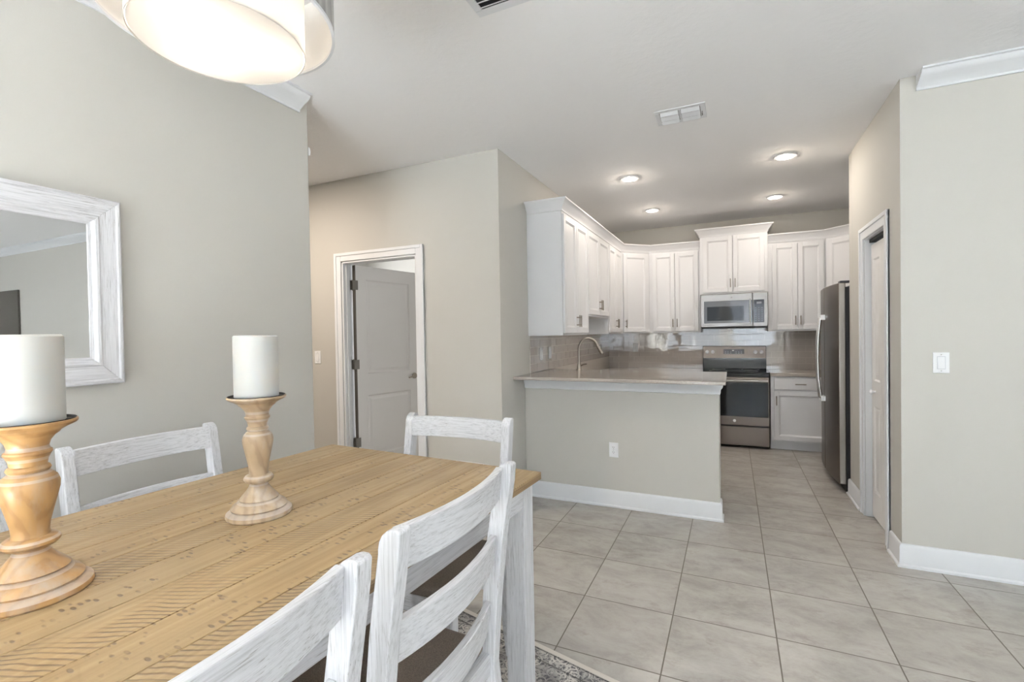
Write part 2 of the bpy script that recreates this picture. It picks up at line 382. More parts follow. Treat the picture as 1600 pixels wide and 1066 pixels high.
struct('wall_hall_front', MB().box(-5.88, XD-.13, -.6, -.48, 0, ZC), PAINT)
struct('wall_bedroom_back', MB().box(-5.88, XK-.12, 6.6, 6.72, 0, ZC), PAINT)
# windows behind the camera (seen only as reflections)
for i, (x0, x1, z0, z1) in enumerate(OPEN_BACK):
    mb = MB()
    for a, b in ((x0, x0+.05), (x1-.05, x1), ((x0+x1)/2-.025, (x0+x1)/2+.025)): mb.box(a, b, YB-.09, YB-.03, z0, z1)
    mb.box(x0, x1, YB-.09, YB-.03, z0, z0+.05).box(x0, x1, YB-.09, YB-.03, z1-.05, z1)
    struct('window_%d' % (i+1), mb, WHITE)
mb = MB()
for k in range(24):
    z = .95+k*.06; mb.prism([(YB-.02, z), (YB+.025, z+.012), (YB+.025, z+.015), (YB-.02, z+.003)], .02, 1.28)
mb.box(.02, 1.28, YB-.02, YB+.03, 2.36, 2.40)
tag(obj('window_blind', mb, WHITE), 'white slatted blind on the window behind the viewer, seen mirrored in the microwave', 'blind')
y0, y1, z0, z1 = OPEN_RIGHT; mb = MB()
for a in (y0, y0+1.45, y1-1.45, y1-.05): mb.box(XR+.03, XR+.09, a, a+.05, z0, z1)
mb.box(XR+.03, XR+.09, y0, y1, z0, z0+.05).box(XR+.03, XR+.09, y0, y1, z1-.05, z1); struct('window_4', mb, WHITE)

# baseboards
BB = [(0, 0), (.014, 0), (.014, .115), (.009, .128), (.004, .132), (0, .133)]
BBP = [(0, 0), (.026, 0), (.026, .012), (.016, .02), (.015, .12), (.010, .133), (.004, .137), (0, .138)]
# half wall of the peninsula
PX1, PYF, PYB = -.092, 3.868, 3.99
struct('wall_peninsula', MB().box(XK, PX1, PYF, PYB, 0, 1.045), PAINT, bevel=.006)
struct('baseboard_peninsula', MB().sweep([(XK, PYF), (PX1, PYF), (PX1, PYB)], BBP), WHITE, smooth=True)
struct('baseboard_pantry', MB().sweep([(XR, YP), (XP, YP), (XP, PY0-.065)][::-1][::-1][::1][::-1], BBP) if False else MB().sweep([(XP, PY0-.1), (XP, YP), (XR, YP)], [(-o, h) for o, h in BBP][::-1] if False else BBP), WHITE, smooth=True)
struct('baseboard_pantry_far', MB().sweep([(XP+.3, 4.91), (XP, 4.91), (XP, PY1+.1)][0:3], BBP), WHITE, smooth=True)
struct('baseboard_left', MB().sweep([(XD, 2.2), (XD, YB)][::-1], BB), WHITE)
struct('baseboard_hall', MB().sweep([(DX1+.08, YH), (XK, YH), (XK, PYF)], BB), WHITE)
struct('baseboard_hall_left', MB().sweep([(-5.88, YH), (DX0-.08, YH)], BB), WHITE)

# crown mouldings
CRL = [(0, 0), (0, -.09), (.010, -.09), (.012, -.078), (.022, -.070), (.045, -.055), (.075, -.040), (.095, -.026), (.100, -.012), (.115, -.010), (.115, 0)]
# left wall: travel toward -Y so that "right of travel" is ... +X needs travel +Y
struct('trim_crown_left', MB().sweep([(XD, YB), (XD, 2.13)], CRL, z=ZC), WHITE, smooth=True)
struct('trim_crown_right', MB().sweep([(XP+.075, YP), (XR, YP)], CRL, z=ZC), WHITE, smooth=True)

# hall door casing, jamb, leaf
def casing_profile_x(mb, x0, x1, z, y, w, t):           # flat moulded casing round an opening on a wall facing -Y
    for s_, (a, b) in ((-1, (x0-w, x0)), (1, (x1, x1+w))):
        mb.box(a, b, y-t, y, 0, z+w)
    mb.box(x0, x1, y-t, y, z, z+w)
mb = MB(); casing_profile_x(mb, DX0, DX1, DZ, YH, .078, .012)
for a, b in ((DX0-.078, DX0-.05), (DX1+.05, DX1+.078)): mb.box(a, b, YH-.02, YH, 0, DZ+.078)
mb.box(DX0-.05, DX1+.05, YH-.02, YH, DZ+.05, DZ+.078)
mb.box(DX0, DX0+.018, YH, YH+.12, 0, DZ).box(DX1-.018, DX1, YH, YH+.12, 0, DZ).box(DX0, DX1, YH, YH+.12, DZ-.018, DZ)
mb.box(DX0+.018, DX0+.03, YH+.03, YH+.075, 0, DZ-.018).box(DX1-.03, DX1-.018, YH+.03, YH+.075, 0, DZ-.018)
struct('trim_door_casing', mb, WHITE, bevel=.004)
def panel_leaf(w, h, t, panels, M=None):
    """door leaf in x (0..w), z (0..h), front at y=0, back at y=t, with sunk panels (x0,x1,z0,z1) on both faces"""
    mb = MB(M); xs = sorted({0, w, *[q for p in panels for q in p[:2]]}); zs = sorted({0, h, *[q for p in panels for q in p[2:]]})
    for i in range(len(xs)-1):
        for j in range(len(zs)-1):
            cx, cz = (xs[i]+xs[i+1])/2, (zs[j]+zs[j+1])/2
            if not any(p[0] < cx < p[1] and p[2] < cz < p[3] for p in panels): mb.box(xs[i], xs[i+1], 0, t, zs[j], zs[j+1])
    for x0, x1, z0, z1 in panels:
        d, g = .009, .014
        for y, s in ((0, 1), (t, -1)):
            def ring(o, dep): return [mb.v((x0+o, y+s*dep, z0+o)), mb.v((x1-o, y+s*dep, z0+o)), mb.v((x1-o, y+s*dep, z1-o)), mb.v((x0+o, y+s*dep, z1-o))]
            R = [ring(0, 0), ring(g*.8, d), ring(g*1.8, d), ring(g*3.4, d*.35)]
            for a, b in zip(R, R[1:]):
                for k in range(4): mb.face([a[k], a[(k+1) % 4], b[(k+1) % 4], b[k]])
            mb.face(R[-1])
    bmesh.ops.remove_doubles(mb.bm, verts=mb.bm.verts, dist=1e-5)
    return mb
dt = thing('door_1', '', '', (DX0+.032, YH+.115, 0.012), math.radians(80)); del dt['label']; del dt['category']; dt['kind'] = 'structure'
dw = .80; leaf = obj('door_leaf', panel_leaf(dw, 2.10, .035, [(.12, dw-.12, .24, .84), (.12, dw-.12, 1.05, 1.97)]), DOORP, dt)
leaf.location = (0, -.035, 0)
obj('hinge_gap_strip', MB().box(-.006, .0, -.036, .0, .0, 2.10), mat('hinge_gap_shade', lin(84, 80, 74), .7), dt)  # dark strip standing in for the shaded gap at the hinge side
for z in (.40, 1.15, 1.91):
    mb = MB().cyl((-.004, .004, z-.05), .008, .1, n=12).box(-.032, 0, .0, .003, z-.045, z+.045).box(0, .003, -.034, .004, z-.045, z+.045)
    mb.box(-.03, .026, -.0375, -.0355, z-.045, z+.045)
    obj('hinge', mb, HINGE, dt)
mb = MB().cyl((dw-.065, -.035, .985), .031, -.01, 'y').cyl((dw-.065, -.045, .985), .010, -.035, 'y').tube([(dw-.065, -.078, .985), (dw-.09, -.08, .985), (dw-.13, -.078, .982), (dw-.175, -.074, .975)], [.010, .010, .009, .007])
mb.cyl((dw-.065, 0, .985), .031, .01, 'y').cyl((dw-.065, .01, .985), .010, .03, 'y').tube([(dw-.065, .043, .985), (dw-.175, .04, .975)], [.010, .007])
obj('door_handle', mb, NICKEL, dt, smooth=True)

# pantry bifold
mb = MB(); w, th = .085, .012
for a, b in ((PY0-w, PY0), (PY1, PY1+w)): mb.box(XP-th, XP, a, b, 0, PZ+w)
mb.box(XP-th, XP, PY0, PY1, PZ, PZ+w)
for a, b in ((PY0-w, PY0-w+.028), (PY1+w-.028, PY1+w)): mb.box(XP-.02, XP, a, b, 0, PZ+w)
mb.box(XP-.02, XP, PY0-w+.028, PY1+w-.028, PZ+w-.028, PZ+w)
mb.box(XP, XP+.12, PY0-.001, PY0+.012, 0, PZ).box(XP, XP+.12, PY1-.012, PY1+.001, 0, PZ).box(XP, XP+.12, PY0, PY1, PZ-.006, PZ)
struct('trim_pantry_casing', mb, WHITE, bevel=.004)
struct('trim_bifold_track', MB().box(XP+.03, XP+.07, PY0+.012, PY1-.012, PZ-.03, PZ-.006), DARK)
pd = thing('door_2', '', '', (XP+.04, 0, .02)); del pd['label']; del pd['category']; pd['kind'] = 'structure'
lw = (PY1-PY0-.03)/2
for k, (yy, rz) in enumerate(((PY0+.015, 0), (PY0+.015+lw, 0))):
    lf = obj('bifold_leaf', panel_leaf(lw-.003, 2.03, .03, [(.05, lw-.055, .19, .83), (.05, lw-.055, 1.02, 1.92)]), DOORP, pd)
    lf.rotation_euler = (0, 0, PI/2); lf.location = (.03, yy, 0)
# knob on the leaf
obj('door_knob', MB().cyl((0, 0, 0), .006, -.02, 'x', 12).lathe([(0, 0)], (0, 0, 0)) if False else MB(Matrix.Translation((0, PY0+.015+lw*1.62, .94)) @ Matrix.Rotation(-PI/2, 4, 'Y')).lathe([(0, 0), (.012, 0), (.008, .004), (.007, .012), (.016, .02), (.018, .027), (.014, .034), (0, .037)], n=24), PLATE, pd, smooth=True)

# backsplash tiles (each tile slightly out of plane, as laid)
def splash(name, L, z0, z1, M, skip=None):
    mb = MB(M); tw, th_ = .1524, .0762; k = 0; z = z0
    while z < z1-.005:
        x = -(tw/2 if k % 2 else 0)
        while x < L:
            a, b = max(x, 0)+.0016, min(x+tw, L)-.0016; c_, d_ = z+.0016, min(z+th_, z1)-.0016
            if b-a > .01:
                r1, r2, r3 = (random.uniform(-.0005, .0005) for _ in range(3)); y = -.008
                q = [(a, y+r1, c_), (b, y+r2, c_), (b, y+r2+r3, d_), (a, y+r1+r3, d_)]; bk = [(p[0], 0, p[2]) for p in q]
                A = [mb.v(p) for p in q]; B = [mb.v(p) for p in bk]; mb.face(A)
                for i in range(4): mb.face([A[i], B[i], B[(i+1) % 4], A[(i+1) % 4]])
            x += tw
        z += th_; k += 1
    struct(name, mb, SPLASH)
CT = .917
struct('wall_backsplash_grout', MB().box(XK, 1.62, YK-.004, YK, CT-.02, 1.64).box(XK, XK+.004, 4.505, YK, CT-.02, 1.64).box(XK, XK+.004, 3.99, 4.505, 1.075, 1.41), GROUTB)
splash('wall_backsplash_back', 1.62-XK, CT, 1.64, Matrix.Translation((XK, YK-.003, 0)))
splash('wall_backsplash_left', YK-3.99, 1.0745, 1.60, Matrix.Translation((XK+.003, 3.99, 0)) @ Matrix.Rotation(PI/2, 4, 'Z'))

# ------------------------------------------------------------------ cabinets
def cab_door(w, h, t=.019):
    """front at y=-t"""
    mb = MB(); s = min(.052, w*.22)
    mb.box(0, s, -t, 0, 0, h).box(w-s, w, -t, 0, 0, h).box(s, w-s, -t, 0, 0, s).box(s, w-s, -t, 0, h-s, h)
    def ring(o, y): return [mb.v((s+o, y, s+o)), mb.v((w-s-o, y, s+o)), mb.v((w-s-o, y, h-s-o)), mb.v((s+o, y, h-s-o))]
    R = [ring(0, -t), ring(.004, -t+.004), ring(.010, -t+.005), ring(.014, -t+.010)]
    for a, b in zip(R, R[1:]):
        for k in range(4): mb.face([a[k], a[(k+1) % 4], b[(k+1) % 4], b[k]])
    mb.face(R[-1]); return mb
def pull(vertical=True, L=.11):
    mb = MB()
    if vertical: mb.tube([(0, -.030, -L/2), (0, -.030, L/2)], .0055, 10).tube([(0, 0, -L*.32), (0, -.03, -L*.32)], .005, 8).tube([(0, 0, L*.32), (0, -.03, L*.32)], .005, 8)
    else: mb.tube([(-L/2, -.030, 0), (L/2, -.030, 0)], .0055, 10).tube([(-L*.32, 0, 0), (-L*.32, -.03, 0)], .005, 8).tube([(L*.32, 0, 0), (L*.32, -.03, 0)], .005, 8)
    return mb
def cabinet(label, loc, rz, w, z0, z1, depth, doors, cat='cabinet', group='white wall cabinets', name='wall_cabinet', drawer=0, hz=None, toe=0, body=None, hside=None):
    """front of the box at local y=0, box behind it; doors: list of (x0, x1, handle side or None)"""
    t_ = thing(name, label, cat, (loc[0], loc[1], z0), rz, group); H = z1-z0
    mb = body if body else MB().box(0, w, 0, depth, toe, H)
    if toe: mb.box(.0, w, .06, depth, 0, toe)
    obj('body', mb, CAB, t_, bevel=.002)
    dz0 = toe+.02; dz1 = H-.025
    if drawer:
        for (x0, x1, s) in doors:
            mb = MB().box(0, x1-x0, -.019, 0, 0, drawer); d = obj('drawer', mb, CAB, t_, bevel=.006, seg=3); d.location = (x0, -.001, H-.02-drawer)
            p = obj('handle', pull(False), NICKEL, d, smooth=True); p.location = ((x1-x0)/2, -.019, drawer/2)
        dz1 = H-.02-drawer-.02
    for (x0, x1, s) in doors:
        d = obj('door', cab_door(x1-x0, dz1-dz0), CAB, t_, bevel=.003); d.location = (x0, -.001, dz0)
        if s:
            p = obj('handle', pull(), NICKEL, d, smooth=True); xx = .024 if s == 'l' else x1-x0-.024
            p.location = (xx, -.019, (.11 if not drawer else dz1-dz0-.11) if hz is None else hz)
    return t_
XF = -1.34; YF = 6.70; R90 = PI/2
def left(y): return (XF, y)
cabinet('first white wall cabinet from the left, its plain side turned to the room', (XF, 3.965), R90, .765, 1.41, 2.50, .329, [(.01, .375, 'r'), (.38, .755, 'l')])
cabinet('short white wall cabinet over the sink faucet', (XF, 4.732), R90, .92, 1.60, 2.50, .329, [(.01, .457, 'r'), (.463, .91, 'l')])
cabinet('white wall cabinet on the left wall between short cabinet and corner', (XF, 5.654), R90, .722, 1.41, 2.50, .329, [(.02, .355, 'r'), (.361, .70, 'l')])
# corner cabinets with a diagonal front
def corner(label, p, q, wallpts, rz, z0, z1, sside, hs):
    a = math.radians(rz); R = Matrix.Rotation(-a, 2)
    pts = [R @ (Vector(w_)-Vector(p)) for w_ in ([p, q]+wallpts)]
    L = (Vector(q)-Vector(p)).length
    body = MB().prism([tuple(v_) for v_ in pts], 0, z1-z0, 'z')
    return cabinet(label, p, a, L, z0, z1, .3, [(.035, L-.035, hs)], body=body)
corner('white corner wall cabinet set slantwise left of the range', (XF, 6.38), (-1.02, YF), [(-1.02, YK-.005), (XK+.005, YK-.005), (XK+.005, 6.38)], 45, 1.41, 2.50, None, 'l')
cabinet('white two-door wall cabinet directly left of the microwave', (-1.018, YF), 0, .648, 1.41, 2.50, .325, [(.045, .33, 'r'), (.336, .625, 'l')])
cabinet('raised white wall cabinet directly over the microwave', (-.366, 6.62), 0, .772, 1.895, 2.645, .405, [(.035, .379, 'r'), (.385, .737, 'l')])
cabinet('white two-door wall cabinet right of the microwave', (.410, YF), 0, .610, 1.41, 2.50, .325, [(.045, .315, 'r'), (.321, .59, 'l')])
corner('white corner wall cabinet set slantwise above the refrigerator', (1.022, YF), (1.30, 6.422), [(1.615, 6.422), (1.615, YK-.005), (1.022, YK-.005)], -45, 1.41, 2.50, None, None)
# crown on the cabinets
CC = [(0, 0), (0, .1), (.062, .1), (.062, .088), (.052, .082), (.036, .062), (.020, .035), (.010, .022), (.008, 0)]
tag(obj('crown_molding', MB().sweep([(XK+.004, 3.963), (XF, 3.963), (XF, 6.38), (-1.02, YF), (-.368, YF)], CC, z=2.50), CAB, smooth=True), 'white crown moulding on top of the left run of cabinets', 'moulding')
tag(obj('crown_molding', MB().sweep([(-.366, YK-.01), (-.366, 6.62), (.406, 6.62), (.406, YK-.01)], CC, z=2.632), CAB, smooth=True), 'white crown moulding on the raised cabinet over the microwave', 'moulding')
tag(obj('crown_molding', MB().sweep([(.410, YF), (1.022, YF), (1.30, 6.422), (1.30, 6.40)], CC, z=2.50), CAB, smooth=True), 'white crown moulding on the cabinets right of the microwave', 'moulding')

# base cabinets
G = 'white base cabinets'
cabinet('white base cabinet with one drawer and door between range and refrigerator', (.412, 6.425), 0, .60, 0, .877, .60, [(.035, .575, 'l')], group=G, name='base_cabinet', drawer=.135, toe=.105)
cabinet('white base cabinet left of the range, behind the peninsula', (-1.03, 6.425), 0, .66, 0, .877, .60, [(.03, .32, 'r'), (.33, .63, 'l')], group=G, name='base_cabinet', drawer=.135, toe=.105)
cabinet('white sink base cabinet run under the left wall cabinets', (-1.03, 4.65), R90, 1.75, 0, .877, .62, [(.03, .44, 'r'), (.45, .86, 'l'), (.87, 1.30, 'r'), (1.31, 1.72, 'l')], group=G, name='base_cabinet', drawer=.135, toe=.105)
tag(obj('countertop', MB().box(.408, 1.615, 6.40, YK-.01, .878, CT), QUARTZ, bevel=.004), 'grey quartz countertop between the range and the refrigerator', 'countertop')
tag(obj('countertop', MB().prism([(-1.01, 4.62), (-1.01, 6.40), (-.364, 6.40), (-.364, YK-.012), (XK+.012, YK-.012), (XK+.012, 4.62)], .878, CT, 'z'), QUARTZ, bevel=.004), 'grey quartz countertop along the left wall and left of the range', 'countertop')
# peninsula bar
mb = MB().box(XK+.003, -.041, 3.615, 4.50, 1.047, 1.072)
tag(obj('bar_countertop', mb, QUARTZ, bevel=.005), 'grey quartz bar top on the half wall of the peninsula', 'countertop')
struct('trim_bar_support', MB().sweep([(XK+.002, PYF), (PX1, PYF), (PX1, PYB)], [(0, 1.046), (.030, 1.046), (.030, 1.02), (.026, 1.005), (.012, .985), (.010, .955), (0, .95)]), WHITE, smooth=True)
cabinet('white base cabinets behind the half wall, below the bar', (-.10, 4.60), PI, .90, 0, 1.04, .60, [(.03, .44, 'r'), (.45, .87, 'l')], group=G, name='base_cabinet', toe=.105)

# faucet
fa = thing('kitchen_faucet', 'brushed nickel gooseneck faucet rising behind the bar top', 'faucet', (-1.36, 4.50, 1.072))
fa.location = (-1.345, 4.45, 1.072)
obj('base', MB().lathe([(0, 0), (.027, 0), (.027, .006), (.021, .012), (.019, .05), (.0145, .075), (0, .075)]), NICKEL, fa, smooth=True)
dx, dy = .19, .10
arc = [(0, 0, .07), (0, 0, .20)] + [((1-math.cos(a))*.5*.75*dx*1.15, (1-math.cos(a))*.5*.75*dy*1.15, .20+.105*math.sin(a)) for a in [i*PI/14*.92 for i in range(1, 15)]]
obj('spout', MB().tube(arc, .0115, 16), NICKEL, fa, smooth=True)
e_ = Vector(arc[-1]); d_ = (Vector(arc[-1])-Vector(arc[-2])).normalized(); d_ = (d_+Vector((dx, dy, 0)).normalized()*.28).normalized()
obj('spray_head', MB().tube([e_-d_*.01, e_+d_*.03, e_+d_*.065, e_+d_*.085], [.0125, .015, .0185, .0175], 16), NICKEL, fa, smooth=True)
obj('lever', MB().tube([(.015, -.005, .04), (.05, -.02, .055), (.085, -.035, .06)], [.007, .006, .005]), NICKEL, fa, smooth=True)

# ------------------------------------------------------------------ range
rg = thing('range', 'slate grey electric range with black glass oven door', 'stove', (-.361, 6.39, 0))
RWd = .762
obj('body', MB().box(0, RWd, .03, .63, .02, .905), mat('range_side', lin(40, 40, 42), .4), rg, bevel=.004)
obj('cooktop', MB().box(-.004, RWd+.004, -.015, .60, .905, .922), BLACKGL, rg, bevel=.006, seg=3)
RINGM = mat('burner_ring_grey', lin(110, 110, 112), .4)
for x, y, r in ((.2, .16, .10), (.57, .16, .075), (.2, .42, .075), (.57, .42, .10)):
    obj('burner_ring', MB().lathe([(r, 0), (r+.003, 0), (r+.003, .0006), (r, .0006)], (x, y, .9221), 40, close=True), RINGM, rg)
od = obj('oven_door', MB().box(.004, RWd-.004, -.02, .03, .277, .862), SLATE, rg, bevel=.006)
obj('oven_window', MB().box(.016, RWd-.016, -.024, -.019, .385, .80), BLACKGL, od, bevel=.003)
mb = MB().tube([(.02, -.065, .822), (RWd-.02, -.065, .822)], .014, 16).box(.03, .055, -.065, -.015, .812, .832).box(RWd-.055, RWd-.03, -.065, -.015, .812, .832)
obj('oven_handle', mb, STEEL, od, smooth=True)
lg = obj('emblem', MB().cyl((RWd/2, -.0205, .332), .017, -.003, 'y', 32), PLATE, od)
obj('emblem_script', MB().lathe([(.0115, 0), (.013, 0), (.013, .0008), (.0115, .0008)], n=24, close=True).tube([(-.005, -.004, .0003), (-.007, 0, .0003), (-.003, .005, .0003), (-.001, 0, .0003), (.003, .004, .0003), (.006, -.002, .0003), (.003, -.006, .0003)], .0009, 6), SLATE_EDGE, lg).matrix_local = Matrix.Translation((RWd/2, -.0236, .332)) @ Matrix.Rotation(PI/2, 4, 'X')
obj('storage_drawer', MB().box(.004, RWd-.004, -.015, .03, .035, .262), SLATE, rg, bevel=.006)
bg = obj('backguard', MB().prism([(.55, .922), (.63, .922), (.63, 1.222), (.585, 1.222), (.565, 1.055)], 0, RWd), BLACKGL, rg, bevel=.003)
cp = obj('control_panel', MB().prism([(.5605, 1.062), (.5695, 1.062), (.588, 1.218), (.5785, 1.218)], .005, RWd-.005), SLATE, rg, bevel=.002)
TL = math.atan2(.018, .156)
def onpanel(mb_fn, name, m, parent, x, z, **kw):
    M = Matrix.Translation((x, .5605+(z-1.062)*.018/.156, z)) @ Matrix.Rotation(-TL, 4, 'X')
    o = obj(name, mb_fn(), m, parent, **kw); o.matrix_local = M; return o
for x in (.055, .125, RWd-.125, RWd-.055):
    onpanel(lambda: MB().cyl((0, 0, 0), .024, -.006, 'y', 32).cyl((0, -.006, 0), .020, -.022, 'y', 32, .017).box(-.003, .003, -.032, -.006, -.017, .017), 'knob', STEEL, rg, x, 1.142, smooth=True)
def display_mesh():
    mb = MB().box(-.125, .125, -.002, .002, -.032, .032).use(1)
    for i in range(7):
        for zz in (-.02, .0):
            if i != 3: mb.box(-.105+i*.032, -.095+i*.032, -.003, -.002, zz-.003, zz+.002)
    return mb.box(-.02, .004, -.003, -.002, .008, .02)
onpanel(display_mesh, 'display', [BLACKGL, mat('pale_display_marks', lin(190, 190, 190), .5)], rg, RWd/2, 1.148)
# ------------------------------------------------------------------ microwave
mw = thing('microwave', 'stainless over-the-range microwave between the wall cabinets', 'microwave', (-.361, 6.60, 1.468))
MWW, MWH = .762, .424
obj('body', MB().box(0, MWW, .02, .42, 0, MWH), mat('microwave_case', lin(70, 70, 72), .4), mw, bevel=.003)
md = obj('door', MB().box(0, .595, -.02, .02, .008, MWH-.002), STEEL, mw, bevel=.005)
obj('window_frame', MB().box(.04, .595, -.024, -.019, .055, .335), GREYGL, md, bevel=.003)
obj('window', MB().box(.075, .50, -.0255, -.0235, .085, .265), BLACKGL, md)
obj('handle', MB().tube([(.568, -.05, .05), (.568, -.055, .2), (.568, -.05, .345)], .009, 12).box(.56, .576, -.05, -.02, .06, .075).box(.56, .576, -.05, -.02, .32, .335), BRIGHT, md, smooth=True)
cpn = obj('control_panel', MB().box(.599, MWW, -.02, .02, .008, MWH-.002), STEEL, mw, bevel=.004)
mb = MB().box(.605, MWW-.04, -.024, -.019, .055, .335).use(1)
for r in range(7):
    for k in range(3): mb.box(.622+k*.034, .638+k*.034, -.0245, -.0238, .075+r*.026, .081+r*.026)
obj('keypad', mb.box(.64, .695, -.0245, -.0238, .285, .31), [BLACKGL, mat('grey_key_marks', lin(120, 120, 122), .5)], cpn)
obj('emblem', MB().cyl((.36, -.0205, .375), .010, -.002, 'y', 24), HINGE, md)
obj('vent_grille', MB().box(.01, MWW-.01, -.012, .02, -.012, .008), DARK, mw)
# ------------------------------------------------------------------ refrigerator
MOUNT = mat('pale_handle_mount', lin(232, 232, 232), .3, .5)
fr = thing('refrigerator', 'slate grey side-by-side refrigerator with bright bar handles', 'refrigerator', (.834, 4.93, 0))
FD = .91
obj('case', MB().box(.085, .775, 0, FD, .03, 1.80), FRSIDE, fr, bevel=.006)
obj('gasket', MB().box(.058, .086, .012, FD-.012, .06, 1.79), DARK, fr)
def frdoor(y0, y1):
    pts = []; n = 10
    for i in range(n+1):
        a = i/n; yy = y0+(y1-y0)*a; u = (yy/FD)*2-1; pts.append((-.030*(1-u*u)+.006, yy))
    return MB().prism(pts+[(.058, y1), (.058, y0)], .075, 1.825, 'z')
def edge_metal(o):
    for p in o.data.polygons:
        if p.normal.y < -.9: p.material_index = 1
d1 = obj('door', frdoor(.004, .505), [SLATE, SLATE_EDGE], fr, bevel=.008, seg=3, smooth=True)
d2 = obj('door', frdoor(.511, FD-.004), [SLATE, SLATE_EDGE], fr, bevel=.008, seg=3, smooth=True); edge_metal(d1)
for d, yy, in ((d1, .475), (d2, .545)):
    mb = MB().tube([(-.032, yy, .74), (-.060, yy, .77), (-.078, yy, .95), (-.085, yy, 1.15), (-.078, yy, 1.35), (-.060, yy, 1.53), (-.032, yy, 1.56)], [.011, .013, .012, .012, .012, .013, .011], 14)
    h = obj('handle', mb, BRIGHT, d, smooth=True)
    [obj('handle_mount', MB().box(-.062, -.02, yy-.014, yy+.014, q, q+.05), MOUNT, h, bevel=.004) for q in (.735, 1.515)]
obj('emblem', MB().cyl((-.010, .25, 1.70), .012, .004, 'x', 24), SLATE_EDGE, d1)
obj('toe_grille', MB().box(.06, .5, .02, FD-.02, .0, .06), DARK, fr)
[obj('hinge_cover', MB().box(.02, .10, q, q+.08, 1.826, 1.845), FRSIDE, fr, bevel=.005) for q in (.02, FD-.10)]

# ------------------------------------------------------------------ plates on walls
def plate(name, label, cat, M, kind, group=None, w=.075, h=.12):
    t_ = thing(name, label, cat, group=group); t_.matrix_world = M     # local: x right, z up, front -y
    obj('cover_plate', MB().box(-w/2, w/2, -.006, 0, -h/2, h/2), PLATE, t_, bevel=.002)
    if kind == 'rocker':
        obj('rocker', MB().prism([(-.006, -.034), (-.0095, -.034), (-.0065, .034), (-.006, .034)], -.0165, .0165), PLATE, t_, bevel=.0008)
        obj('rocker_surround', MB().box(-.019, .019, -.0068, -.006, -.037, -.0345).box(-.019, .019, -.0068, -.006, .0345, .037).box(-.019, -.017, -.0068, -.006, -.037, .037).box(.017, .019, -.0068, -.006, -.037, .037), mat('pale_grey_plastic', lin(200, 204, 208), .4), t_)
    else:
        for zz in (-.02, .02):
            mb = MB().cyl((0, -.006, zz), .0165, -.002, 'y', 24).use(1).box(-.0075, -.0055, -.0084, -.0078, zz-.001, zz+.008).box(.0055, .0075, -.0084, -.0078, zz-.001, zz+.007).cyl((0, -.0078, zz-.008), .0022, -.0006, 'y', 10)
            obj('socket', mb, [PLATE, DARK], t_)
    for q in ((h/2-.013, -h/2+.013) if kind == 'rocker' else (0,)): obj('screw', MB().cyl((0, -.006, q), .003, -.001, 'y', 10), CHROME, t_)
    return t_
T = Matrix.Translation; RZ = lambda a: Matrix.Rotation(a, 4, 'Z')
plate('light_switch', 'white rocker light switch on the cream wall beside the pantry corner', 'switch', T((1.099, YP, 1.222)), 'rocker')
plate('light_switch', 'white light switch on the hall wall left of the open door', 'switch', T((-3.648, YH, 1.235)), 'rocker')
plate('wall_outlet', 'white outlet low on the peninsula half wall', 'outlet', T((-.886, PYF, .468)), 'outlet')
plate('wall_outlet', 'white outlet on the backsplash tiles of the back wall', 'outlet', T((-1.273, YK-.011, 1.204)), 'outlet')
MW_ = lambda y, z: T((XK+.012, y, z)) @ RZ(PI/2)
plate('light_switch', 'leftmost of the white switches on the left backsplash', 'switch', MW_(4.243, 1.236), 'rocker')
plate('light_switch', 'white switch on the left backsplash, second from the left, nearer the faucet', 'switch', MW_(4.48, 1.238), 'rocker')
plate('wall_outlet', 'white outlet on the left backsplash to the right of the faucet', 'outlet', MW_(6.50, 1.205), 'outlet')
tg = thing('return_air_grille', 'white return air grille on the hall wall beside the dining wall corner', 'vent')
obj('frame', MB().box(-4.35, -3.735, YH-.012, YH, .30, .34).box(-4.35, -3.735, YH-.012, YH, .75, .79).box(-4.35, -4.31, YH-.012, YH, .34, .75).box(-3.775, -3.735, YH-.012, YH, .34, .75), WHITE, tg)
mb = MB()
for k in range(16): mb.prism([(YH-.002, .345+k*.025), (YH-.010, .36+k*.025), (YH-.008, .362+k*.025), (YH-.001, .348+k*.025)], -4.31, -3.775)
obj('slats', mb, WHITE, tg); obj('backing', MB().box(-4.31, -3.775, YH-.001, YH, .34, .75), DARK, tg)
sn = thing('wall_sensor', 'small white sensor peeking out past the dining wall corner near the ceiling', 'sensor', (XD-.02, 2.2, 2.60))
obj('housing', MB().prism([(0, -.028), (.014, -.024), (.02, 0), (.014, .024), (0, .028)], -.03, .017), PLATE, sn, bevel=.003)

# ------------------------------------------------------------------ ceiling
def can(x, y, label):
    t_ = thing('recessed_light', label, 'light', (x, y, ZC), 0, 'recessed kitchen ceiling lights')
    obj('trim_ring', MB().lathe([(.062, -.004), (.066, -.010), (.085, -.009), (.090, -.003), (.090, 0), (.062, 0)], close=True), WHITE, t_, smooth=True)
    obj('lens', MB().cyl((0, 0, -.0045), .063, .003, n=48), CANLENS, t_)
    light('recessed_lamp', 'AREA', (0, 0, -.012), 3.0, (1, .90, .79), parent=t_, shape='DISK', size=.12)
    light('added_side_fill', 'POINT', (0, 0, -.020), 2.0, (1, .86, .70), parent=t_, shadow_soft_size=.012)  # extra point lamp, added to brighten the walls above the cabinets
can(.424, 4.666, 'recessed ceiling light nearest the pantry door, largest of four')
can(-.874, 4.639, 'recessed ceiling light nearest the corner of the left wall cabinets')
can(-.862, 5.97, 'recessed ceiling light at the back left, smallest of four')
can(.447, 6.03, 'recessed ceiling light at the back right, above the range area')
hl = thing('recessed_light', 'recessed hall light behind the dining wall', 'light', (-3.6, 2.2, ZC))
